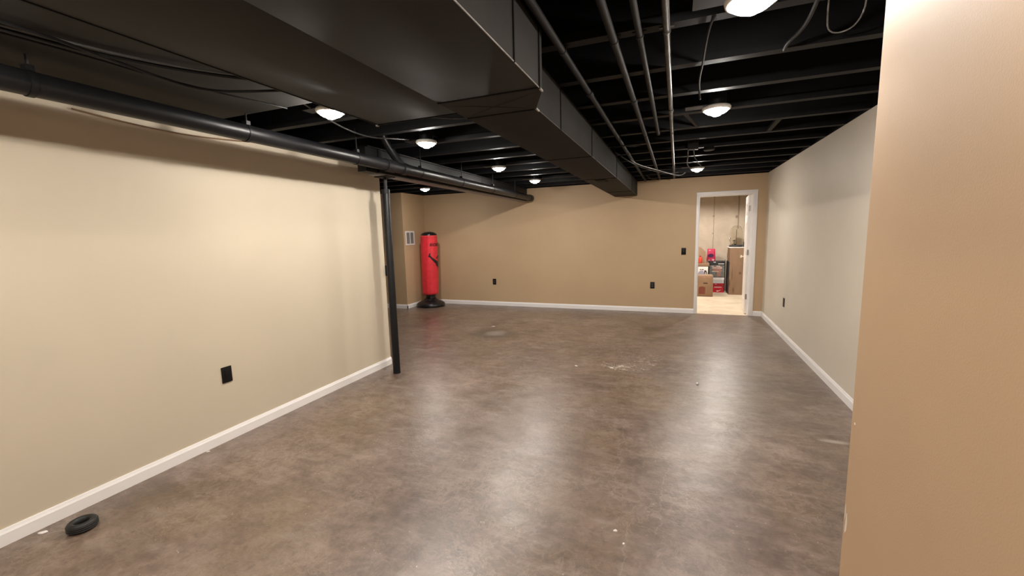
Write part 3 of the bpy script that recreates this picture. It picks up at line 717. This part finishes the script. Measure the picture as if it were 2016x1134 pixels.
# ------------------------------------------------------------------ punching bag
BXc, BYc = -4.775, 7.50
bag = thing('punching_bag', (BXc, BYc, 0), 'red freestanding inflatable punching bag on a black base in the far corner', 'punching bag')
LEAN = 0.030
def leanx(bm):
    for v in bm.verts: v.co.x += LEAN*max(0, (v.co.z-0.1))/1.4 - 0.012
bm = bm_new(); add_lathe(bm, [(0.27, 0.0), (0.292, 0.012), (0.298, 0.035), (0.285, 0.065), (0.235, 0.098), (0.17, 0.125), (0.128, 0.150), (0.112, 0.175)], (BXc, BYc, 0), 48); leanx(bm); obj('base', bm, 'blackvinyl', bag, smooth=True, auto=60)
bm = bm_new(); add_lathe(bm, [(0.112, 0.165), (0.105, 0.20), (0.108, 0.235), (0.118, 0.275)], (BXc, BYc, 0), 40); leanx(bm); obj('neck', bm, 'blackvinyl', bag, smooth=True, auto=60)
def body_r(z):
    if z < 0.30: return 0.150 + 0.018*math.sqrt(max(0, 1-((0.30-z)/0.05)**2))
    return 0.168 + 0.003*math.sin((z-0.3)*2.4)
bm = bm_new()
prof = [(0.118, 0.252), (0.145, 0.254)]
z = 0.262
while z < 1.455: prof.append((body_r(z), z)); z += 0.03
prof += [(0.172, 1.462), (0.169, 1.472)]
rings = add_lathe(bm, prof, (BXc, BYc, 0), 72)
for i, ring in enumerate(rings):     # faint vertical pleats of the inflated vinyl
    zz = prof[i][1]
    for k, v in enumerate(ring):
        a = 2*PI*k/72; amp = 0.0022*(1 if zz > 0.3 else 0.4)
        q = 1 + amp*math.sin(9*a+2*math.sin(zz*3))/0.17
        v.co.x = BXc+(v.co.x-BXc)*q; v.co.y = BYc+(v.co.y-BYc)*q
leanx(bm); obj('body', bm, 'red', bag, smooth=True, auto=60)
bm = bm_new(); add_lathe(bm, [(0.166, 1.455), (0.166, 1.475), (0.158, 1.497), (0.135, 1.520), (0.095, 1.538), (0.045, 1.547), (0.004, 1.549)], (BXc, BYc, 0), 48); leanx(bm); obj('cap', bm, 'blackvinyl', bag, smooth=True, auto=60)
bm = bm_new()
for k in range(56):
    a = 2*PI*k/56
    c_ = Vector((BXc+0.1735*math.cos(a), BYc+0.1735*math.sin(a), 1.462))
    tdir = Vector((-math.sin(a), math.cos(a), 0))
    add_tube(bm, [c_-tdir*0.005, c_+tdir*0.005], 0.0028, 6)
leanx(bm); obj('stitching', bm, 'gold', bag)
# printed word and kicking figure, wrapped on the side that faces the room
cd = math.atan2(-BYc, -BXc)           # direction from bag to the middle of the view
def wrap(th, z, off=0.0): 
    a = cd + th; r = body_r(z)+0.0028+off
    return Vector((BXc+r*math.cos(a), BYc+r*math.sin(a), z))
def wrap_poly(bm, polys, off=0.0):
    """polys in (theta, z); subdivided triangles so that they follow the cylinder"""
    for poly in polys:
        vs = [bm.verts.new((u, v, 0)) for u, v in poly]; bm.faces.new(vs)
    bmesh.ops.triangulate(bm, faces=bm.faces)
    for _ in range(3):
        bmesh.ops.subdivide_edges(bm, edges=[e for e in bm.edges if e.calc_length() > 0.05], cuts=1)
        bmesh.ops.triangulate(bm, faces=bm.faces)
    for v in bm.verts: v.co = wrap(v.co.x, v.co.y, off)
def zz(py): return 1.47 - (py-150)/1172.0
def th(px): return math.asin(max(-1, min(1, (px-255)/178.0)))
fig = [[(th(270), zz(558)), (th(278), zz(590)), (th(268), zz(612)), (th(285), zz(640)), (th(325), zz(684)), (th(370), zz(722)), (th(405), zz(760)),
        (1.15, zz(775)), (1.45, zz(760)), (1.75, zz(700)), (1.95, zz(640)), (2.10, zz(660)), (2.05, zz(740)), (1.85, zz(830)),
        (1.80, zz(930)), (1.95, zz(1040)), (1.98, zz(1150)), (2.15, zz(1165)), (2.14, zz(1185)), (1.80, zz(1180)), (1.74, zz(1050)), (1.55, zz(960)),
        (1.25, zz(935)), (th(425), zz(912)), (th(395), zz(885)), (th(378), zz(825)), (th(330), zz(765)), (th(290), zz(712)), (th(262), zz(668)), (th(235), zz(660)), (th(228), zz(630)), (th(246), zz(612)), (th(245), zz(585))],
       [(th(390), zz(690)), (th(412), zz(650)), (1.25, zz(615)), (1.55, zz(640)), (1.75, zz(690)), (1.70, zz(720)), (1.45, zz(690)), (1.2, zz(672)), (th(415), zz(706)), (th(397), zz(706))],
       [(2.02+0.16*math.cos(q*PI/6), zz(590)+0.035*math.sin(q*PI/6)) for q in range(12)]]
bm = bm_new(); wrap_poly(bm, fig); obj('kicking_figure_print', bm, 'ink', bag)
q_ = 0.27     # stroke of the blocky capitals, in letter heights
def bar(x0, x1, y0, y1): return [(x0, y0), (x1, y0), (x1, y1), (x0, y1)]
LET = {'B': [bar(0, q_, 0, 1), bar(q_, .72, 0, .22), bar(q_, .68, .41, .60), bar(q_, .72, .79, 1), [(.72, .04), (.95, .12), (.95, .42), (.68, .50), (.68, .41), (.72, .38)], [(.68, .50), (.90, .60), (.90, .90), (.72, .97), (.72, .62)]],
       'O': [bar(0, q_, .12, .88), bar(.68, .95, .12, .88), [(0, .12), (.16, 0), (.80, 0), (.95, .12), (.68, .24), (q_, .24)], [(q_, .76), (.68, .76), (.95, .88), (.80, 1), (.16, 1), (0, .88)]],
       'X': [[(0, 0), (.32, 0), (.50, .30), (.68, 0), (1, 0), (.66, .5), (1, 1), (.68, 1), (.50, .70), (.32, 1), (0, 1), (.34, .5)]],
       'I': [bar(0, .28, 0, 1)],
       'N': [bar(0, q_, 0, 1), bar(.70, .97, 0, 1), [(q_, 1), (q_, .62), (.70, 0), (.70, .38)]],
       'G': [bar(0, q_, .12, .88), [(0, .12), (.16, 0), (.95, 0), (.95, .22), (q_, .22)], [(q_, .78), (.95, .78), (.95, 1), (.16, 1), (0, .88)], bar(.68, .95, .22, .52), bar(.52, .68, .36, .52)]}
bm = bm_new(); adv = 0.0; hh = 0.056
for ch_ in 'BOXING':
    for poly in LET[ch_]:
        vs = [bm.verts.new((th(268)+(adv+u+0.14*v)*hh*1.05/0.171, zz(402)+v*hh, 0)) for u, v in poly]; bm.faces.new(vs)
    adv += {'I': 0.40}.get(ch_, 1.08)
bmesh.ops.triangulate(bm, faces=bm.faces)
for _ in range(2):
    bmesh.ops.subdivide_edges(bm, edges=[e for e in bm.edges if e.calc_length() > 0.06], cuts=1); bmesh.ops.triangulate(bm, faces=bm.faces)
for v in bm.verts: v.co = wrap(v.co.x, v.co.y)
leanx(bm); obj('lettering', bm, 'ink', bag)
for o in bag.children:
    if o.name.startswith('kicking'):
        for v in o.data.vertices: v.co.x += LEAN*max(0, (v.co.z-0.1))/1.4 - 0.012

# ------------------------------------------------------------------ toy tyre and litter on the floor
tx, ty = -2.838, 1.045
bm = bm_new()
prof = [(0.028, 0.010), (0.034, 0.002), (0.046, 0.0), (0.055, 0.004), (0.060, 0.014), (0.0605, 0.034), (0.056, 0.045), (0.046, 0.050), (0.036, 0.047), (0.029, 0.040), (0.027, 0.025), (0.028, 0.010)]
add_lathe(bm, prof, (tx, ty, 0), 48, cap=False); bmesh.ops.remove_doubles(bm, verts=bm.verts, dist=1e-5)
ty_ = thing('rubber_tyre', (tx, ty, 0), 'small black rubber tyre lying on the floor by the left baseboard', 'tyre')
obj('tyre_body', bm, 'rubber', ty_, smooth=True)
bm = bm_new()
for z in (0.014, 0.024, 0.034): add_lathe(bm, [(0.0603, z-0.0018), (0.0618, z-0.001), (0.0618, z+0.001), (0.0603, z+0.0018)], (tx, ty, 0), 48, cap=False)
obj('tread', bm, 'rubber', ty_, smooth=True)
def scrap(name, x, y, r, h, mat, label, sx=1.0, ang=0.0):
    bm = bm_new(); poly = []
    n = 9
    for k in range(n):
        a = 2*PI*k/n; q = r*(0.75+0.4*random.random())
        u, v = q*math.cos(a)*sx, q*math.sin(a)
        poly.append((u*math.cos(ang)-v*math.sin(ang), u*math.sin(ang)+v*math.cos(ang)))
    add_prism(bm, poly, lambda u, v, t: Vector((x+u*(1-0.3*(t > 0.5*h)), y+v*(1-0.3*(t > 0.5*h)), t)), 0.0004, h)
    tag(obj(name, bm, mat), label, 'scrap')
bm = bm_new(); add_lathe(bm, [(0.006, 0.0), (0.012, 0.004), (0.0125, 0.012), (0.009, 0.020), (0.003, 0.023)], (0.214, 4.193, 0), 16)
tag(obj('pebble', bm, 'scrap', smooth=True), 'tiny white pebble on the floor in front of the doorway', 'pebble')
scrap('paper_scrap', -3.002, 0.958, 0.014, 0.003, 'scrap', 'torn white scrap on the floor between the tyre and the baseboard', 1.8, 0.6)
scrap('paper_scrap', -3.030, 1.80, 0.008, 0.003, 'scrap', 'small white scrap against the left baseboard below the outlet', 1.6, 1.2)
scrap('plaster_crumb', -0.248, 1.935, 0.0075, 0.005, 'scrap', 'white plaster crumb on the floor close to the camera', 1.5, 0.3)
scrap('plaster_crumb', -0.200, 1.86, 0.006, 0.004, 'scrap', 'white plaster crumb nearest the camera in the middle of the floor', 1.2, 1.3)
scrap('plaster_crumb', -0.62, 4.46, 0.012, 0.004, 'scrap', 'largest white plaster flake in the scuffed patch mid floor', 2.0, 0.2)
scrap('plaster_crumb', -1.00, 4.42, 0.010, 0.004, 'scrap', 'white plaster flake at the left end of the scuffed patch', 2.0, 2.6)
scrap('plaster_crumb', -2.70, 6.02, 0.014, 0.004, 'scrap', 'white flake on the floor behind the dark round stain', 2.4, 0.1)

# ------------------------------------------------------------------ things in the utility room
def carton(name, x0, x1, y0, y1, z0, z1, mat, label, cat='box', group=None):
    t = thing(name, ((x0+x1)/2, (y0+y1)/2, z0), label, cat, group)
    box_obj('carton_body', mat, t, x0, x1, y0, y1, z0+0.0005, z1, bevel=0.004)
    return t
# front brown box with hand hole, printed arch and flap seam
b = carton('cardboard_box', 0.33, 0.752, 9.93, 10.26, 0, 0.455, 'card', 'brown cardboard box with a hand hole and dark printed window, frontmost on the floor')
box_obj('flap', 'card2', b, 0.345, 0.745, 9.935, 10.255, 0.455, 0.459)
box_obj('hand_hole', 'ink', b, 0.56, 0.645, 9.9275, 9.931, 0.285, 0.303, bevel=0.001)
bm = bm_new(); poly = [(0.475, 0.055), (0.60, 0.055), (0.605, 0.19)] + [(0.54+0.065*math.cos(a*PI/8), 0.19+0.03*math.sin(a*PI/8)) for a in range(0, 9)] + [(0.475, 0.19)]
add_prism(bm, poly, lambda u, v, t: Vector((u, 9.93-t, v)), -0.001, 0.0012); obj('printed_window', bm, 'cardprint', b)
bm = bm_new()
for a in ((0.465, 0.47, 0.045, 0.22), (0.618, 0.626, 0.045, 0.235), (0.465, 0.626, 0.040, 0.046)): add_box(bm, a[0], a[1], 9.9285, 9.931, a[2], a[3])
obj('printed_outline', bm, 'card2', b)
box_obj('bottom_seam', 'darkcard', b, 0.33, 0.752, 9.9285, 9.931, 0.002, 0.012)  # dark brown strip along the bottom of the front face
box_obj('packing_tape', 'pinkprint', b, 0.52, 0.70, 9.9285, 9.931, 0.405, 0.425)
# box behind it, supporting the stack above
carton('cardboard_box', 0.30, 0.70, 10.275, 10.62, 0, 0.425, 'card2', 'plain cardboard box on the floor hidden behind the frontmost box')
b = carton('white_carton', 0.30, 0.668, 10.28, 10.60, 0.4255, 0.625, 'whitecard', 'white carton printed with a dark rounded picture, above the frontmost brown box')
bm = bm_new(); poly = [(0.535+0.075*math.cos(a*PI/10), 0.437+0.10*math.sin(a*PI/10)) for a in range(0, 11)]
add_prism(bm, poly, lambda u, v, t: Vector((u, 10.28-t, v)), -0.001, 0.0012); obj('printed_picture', bm, 'bluegrey', b)
bm = bm_new(); poly = [(0.59, 0.535), (0.615, 0.545), (0.635, 0.53), (0.648, 0.50), (0.648, 0.46), (0.636, 0.445), (0.630, 0.50), (0.618, 0.515), (0.612, 0.47), (0.600, 0.45)]
add_prism(bm, poly, lambda u, v, t: Vector((u, 10.28-t, v)), -0.001, 0.0014); obj('printed_handle', bm, 'blackcard', b)
bm = bm_new()
for u in (0.50, 0.52, 0.545, 0.562): add_box(bm, u, u+0.014, 10.2785, 10.281, 0.548, 0.57)
obj('printed_word', bm, 'blackcard', b)
b = carton('cardboard_box', 0.30, 0.69, 10.28, 10.60, 0.6255, 0.70, 'card', 'shallow brown box lying on top of the white carton')
box_obj('dark_band', 'darkcard', b, 0.30, 0.69, 10.2785, 10.281, 0.6285, 0.636)
# open-topped carton with a peaked flap
t = thing('cardboard_carton', (0.50, 10.45, 0.7005), 'tan carton with a peaked top standing on the shallow brown box', 'box')
bm = bm_new(); add_prism(bm, [(0.36, 0.7005), (0.622, 0.7005), (0.612, 0.955), (0.515, 1.05), (0.47, 1.05), (0.36, 0.94)], lambda u, v, tt: Vector((u, tt, v)), 10.34, 10.55); obj('carton_body', bm, 'card2', t)
box_obj('side_seam', 'card', t, 0.592, 0.597, 10.3385, 10.341, 0.71, 0.95)
t = thing('plastic_jug', (0.50, 10.31, 0.7005), 'orange-red plastic jug at the left edge of the doorway, on the brown box', 'jug')
bm = bm_new(); add_lathe(bm, [(0.030, 0.7005), (0.036, 0.71), (0.036, 0.80), (0.030, 0.825), (0.014, 0.84), (0.014, 0.85)], (0.505, 10.31, 0), 20); obj('jug_body', bm, 'redplastic', t, smooth=True, auto=40)
bm = bm_new(); add_lathe(bm, [(0.016, 0.848), (0.016, 0.865)], (0.505, 10.31, 0), 16); obj('jug_cap', bm, 'redlid', t, smooth=True, auto=40)
# shoe boxes
def shoebox(z0, z1, mat, lidmat, label, x0=0.80, x1=1.032, y0=10.65, y1=10.95):
    t = thing('shoe_box', ((x0+x1)/2, (y0+y1)/2, z0), label, 'box', 'stacked shoe boxes')
    h = z1-z0
    box_obj('box_body', mat, t, x0+0.004, x1-0.004, y0+0.004, y1, z0+0.0005, z1-0.002)
    box_obj('lid', lidmat, t, x0, x1, y0, y1+0.002, z1-0.36*h, z1)
    return t
t = shoebox(0, 0.113, 'redcard', 'redcard', 'red shoe box with a white swoosh, at the bottom of the stack')
bm = bm_new()
sw = [(0.895, 0.052), (0.883, 0.034), (0.888, 0.020), (0.905, 0.018), (0.930, 0.030), (0.985, 0.068), (0.925, 0.042), (0.905, 0.038), (0.900, 0.044)]
add_prism(bm, sw, lambda u, v, tt: Vector((u, 10.654-tt, v)), -0.002, 0.0015); obj('swoosh', bm, 'whitecard', t)
t = shoebox(0.1135, 0.211, 'redlid', 'redlid', 'darker red shoe box with a white stripe, second from the bottom of the stack')
box_obj('white_stripe', 'whitecard', t, 0.83, 0.985, 10.6515, 10.655, 0.116, 0.128)
box_obj('printed_mark', 'pouchpink', t, 0.84, 0.885, 10.648, 10.651, 0.187, 0.198)
t = shoebox(0.2115, 0.346, 'greycard', 'whitecard', 'pale grey shoe box with a white lid, between the red boxes and black carton')
b = carton('black_carton', 0.70, 1.040, 10.65, 10.95, 0.3465, 0.715, 'blackcard', 'black carton with copper and grey product pictures, on top of the shoe boxes')
bm = bm_new(); add_box(bm, 0.72, 1.03, 10.6485, 10.651, 0.36, 0.625); obj('grey_picture', bm, 'greyprint', b)
bm = bm_new(); add_box(bm, 0.79, 0.97, 10.6475, 10.6495, 0.475, 0.60); add_box(bm, 0.885, 0.955, 10.6475, 10.6495, 0.37, 0.475); obj('copper_picture', bm, 'pinkprint', b)
bm = bm_new()
for a in ((0.77, 0.985, 0.562, 0.574), (0.77, 0.91, 0.478, 0.488), (0.90, 1.02, 0.652, 0.668), (0.80, 0.845, 0.69, 0.706), (0.76, 0.81, 0.600, 0.612), (0.86, 0.94, 0.600, 0.615)): add_box(bm, a[0], a[1], 10.6465, 10.649, a[2], a[3])
obj('printed_caption', bm, 'whitecard', b)
# detergent pouch
t = thing('plastic_pouch', (0.75, 10.78, 0.7155), 'crimson plastic pouch with a dark label, standing on the black carton', 'pouch')
bm = bm_new()
prof = [(0.7155, 0.085, 0.040), (0.74, 0.092, 0.044), (0.80, 0.090, 0.040), (0.88, 0.086, 0.032), (0.95, 0.082, 0.018), (0.985, 0.080, 0.006), (1.0, 0.078, 0.003)]
rings = []
for z, a, b_ in prof:
    rings.append([bm.verts.new((0.755+a*math.copysign(abs(math.cos(q))**0.5, math.cos(q)), 10.78+b_*math.copysign(abs(math.sin(q))**0.8, math.sin(q)), z)) for q in [2*PI*k/24 for k in range(24)]])
for a, b_ in zip(rings, rings[1:]):
    for k in range(24): bm.faces.new((a[k], a[(k+1) % 24], b_[(k+1) % 24], b_[k]))
bm.faces.new(rings[0][::-1]); bm.faces.new(rings[-1])
obj('pouch_body', bm, 'pouch', t, smooth=True, auto=50)
bm = bm_new(); poly = [(0.745+0.062*math.cos(a*PI/10), 0.845+0.045*math.sin(a*PI/10)) for a in range(20)]
add_prism(bm, poly, lambda u, v, tt: Vector((u, 10.738-tt, v)), 0, 0.004); obj('dark_label', bm, 'pouchdark', t)
bm = bm_new(); add_box(bm, 0.69, 0.735, 10.734, 10.738, 0.725, 0.75); add_box(bm, 0.77, 0.82, 10.734, 10.738, 0.725, 0.765); add_box(bm, 0.70, 0.74, 10.755, 10.768, 0.955, 0.972); obj('pale_label', bm, 'pouchpink', t)
# tall brown board-fronted cabinet with dark side and pale top edge
t = thing('tall_carton', (1.24, 10.55, 0), 'tall narrow brown box with stains and a rounded lower corner, against the concrete wall', 'box')
bm = bm_new(); r = 0.03
poly = [(1.098+r-r*math.sin(a*PI/10), r-r*math.cos(a*PI/10)) for a in range(0, 6)] + [(1.098, 1.032), (1.42, 1.032), (1.42, 0.0)]
add_prism(bm, poly, lambda u, v, tt: Vector((u, tt, v+0.0005)), 10.34, 10.80); obj('carton_body', bm, 'tallcard', t)
bm = bm_new(); add_box(bm, 1.082, 1.0985, 10.345, 10.80, 0.03, 0.73); obj('dark_side', bm, 'blackcard', t)
bm = bm_new(); add_box(bm, 1.075, 1.43, 10.335, 10.805, 1.032, 1.046, bevel=0.003); obj('pale_top_edge', bm, 'whitecard', t)
bm = bm_new(); add_tube(bm, [(1.062, 10.86, 0.0), (1.058, 10.90, 0.74)], 0.014, 12)
tag(obj('metal_pole', bm, 'nickel', smooth=True, auto=40), 'slim grey metal pole leaning between the black carton and tall brown box', 'pole')
# clear domed dispenser on top
t = thing('domed_dispenser', (1.23, 10.56, 1.0465), 'clear domed plastic container with a chrome tap, on top of the tall brown box', 'container')
bm = bm_new(); add_lathe(bm, [(0.135, 1.0465), (0.138, 1.055), (0.138, 1.085), (0.128, 1.092)], (1.235, 10.56, 0), 32); obj('base', bm, 'plate_grey', t, smooth=True, auto=40)
bm = bm_new()
outer = [(0.120, 1.09), (0.122, 1.12), (0.116, 1.38), (0.105, 1.45), (0.075, 1.495), (0.035, 1.512), (0.002, 1.515)]
inner = [(0.002, 1.511), (0.034, 1.508), (0.072, 1.491), (0.101, 1.447), (0.112, 1.38), (0.118, 1.12), (0.116, 1.092)]
add_lathe(bm, outer+inner, (1.235, 10.56, 0), 32, cap=False); obj('dome', bm, 'glass', t, smooth=True)
bm = bm_new(); add_tube(bm, [(1.235, 10.56, 1.085), (1.235, 10.56, 1.44)], 0.006, 10); obj('centre_rod', bm, 'nickel', t, smooth=True)
bm = bm_new(); add_lathe(bm, [(0.05, 1.095), (0.028, 1.13), (0.026, 1.16), (0.040, 1.19), (0.012, 1.20)], (1.19, 10.52, 0), 20); obj('inner_cup', bm, 'chrome', t, smooth=True)
bm = bm_new(); add_tube(bm, [(1.12, 10.47, 1.14), (1.09, 10.45, 1.20), (1.085, 10.45, 1.225), (1.10, 10.45, 1.235), (1.13, 10.46, 1.225)], 0.009, 10, smooth_path=2)
add_tube(bm, [(1.09, 10.45, 1.235), (1.108, 10.45, 1.262)], 0.008, 8); add_tube(bm, [(1.135, 10.47, 1.09), (1.12, 10.47, 1.15)], 0.008, 8)
obj('tap', bm, 'chrome', t, smooth=True, auto=50)
bm = bm_new(); add_tube(bm, [(1.375, 10.40, 1.047), (1.375, 10.40, 1.16)], 0.020, 14)
tag(obj('spray_can', bm, 'blackcard', smooth=True, auto=40), 'black canister beside the domed container, half hidden by the door', 'can')
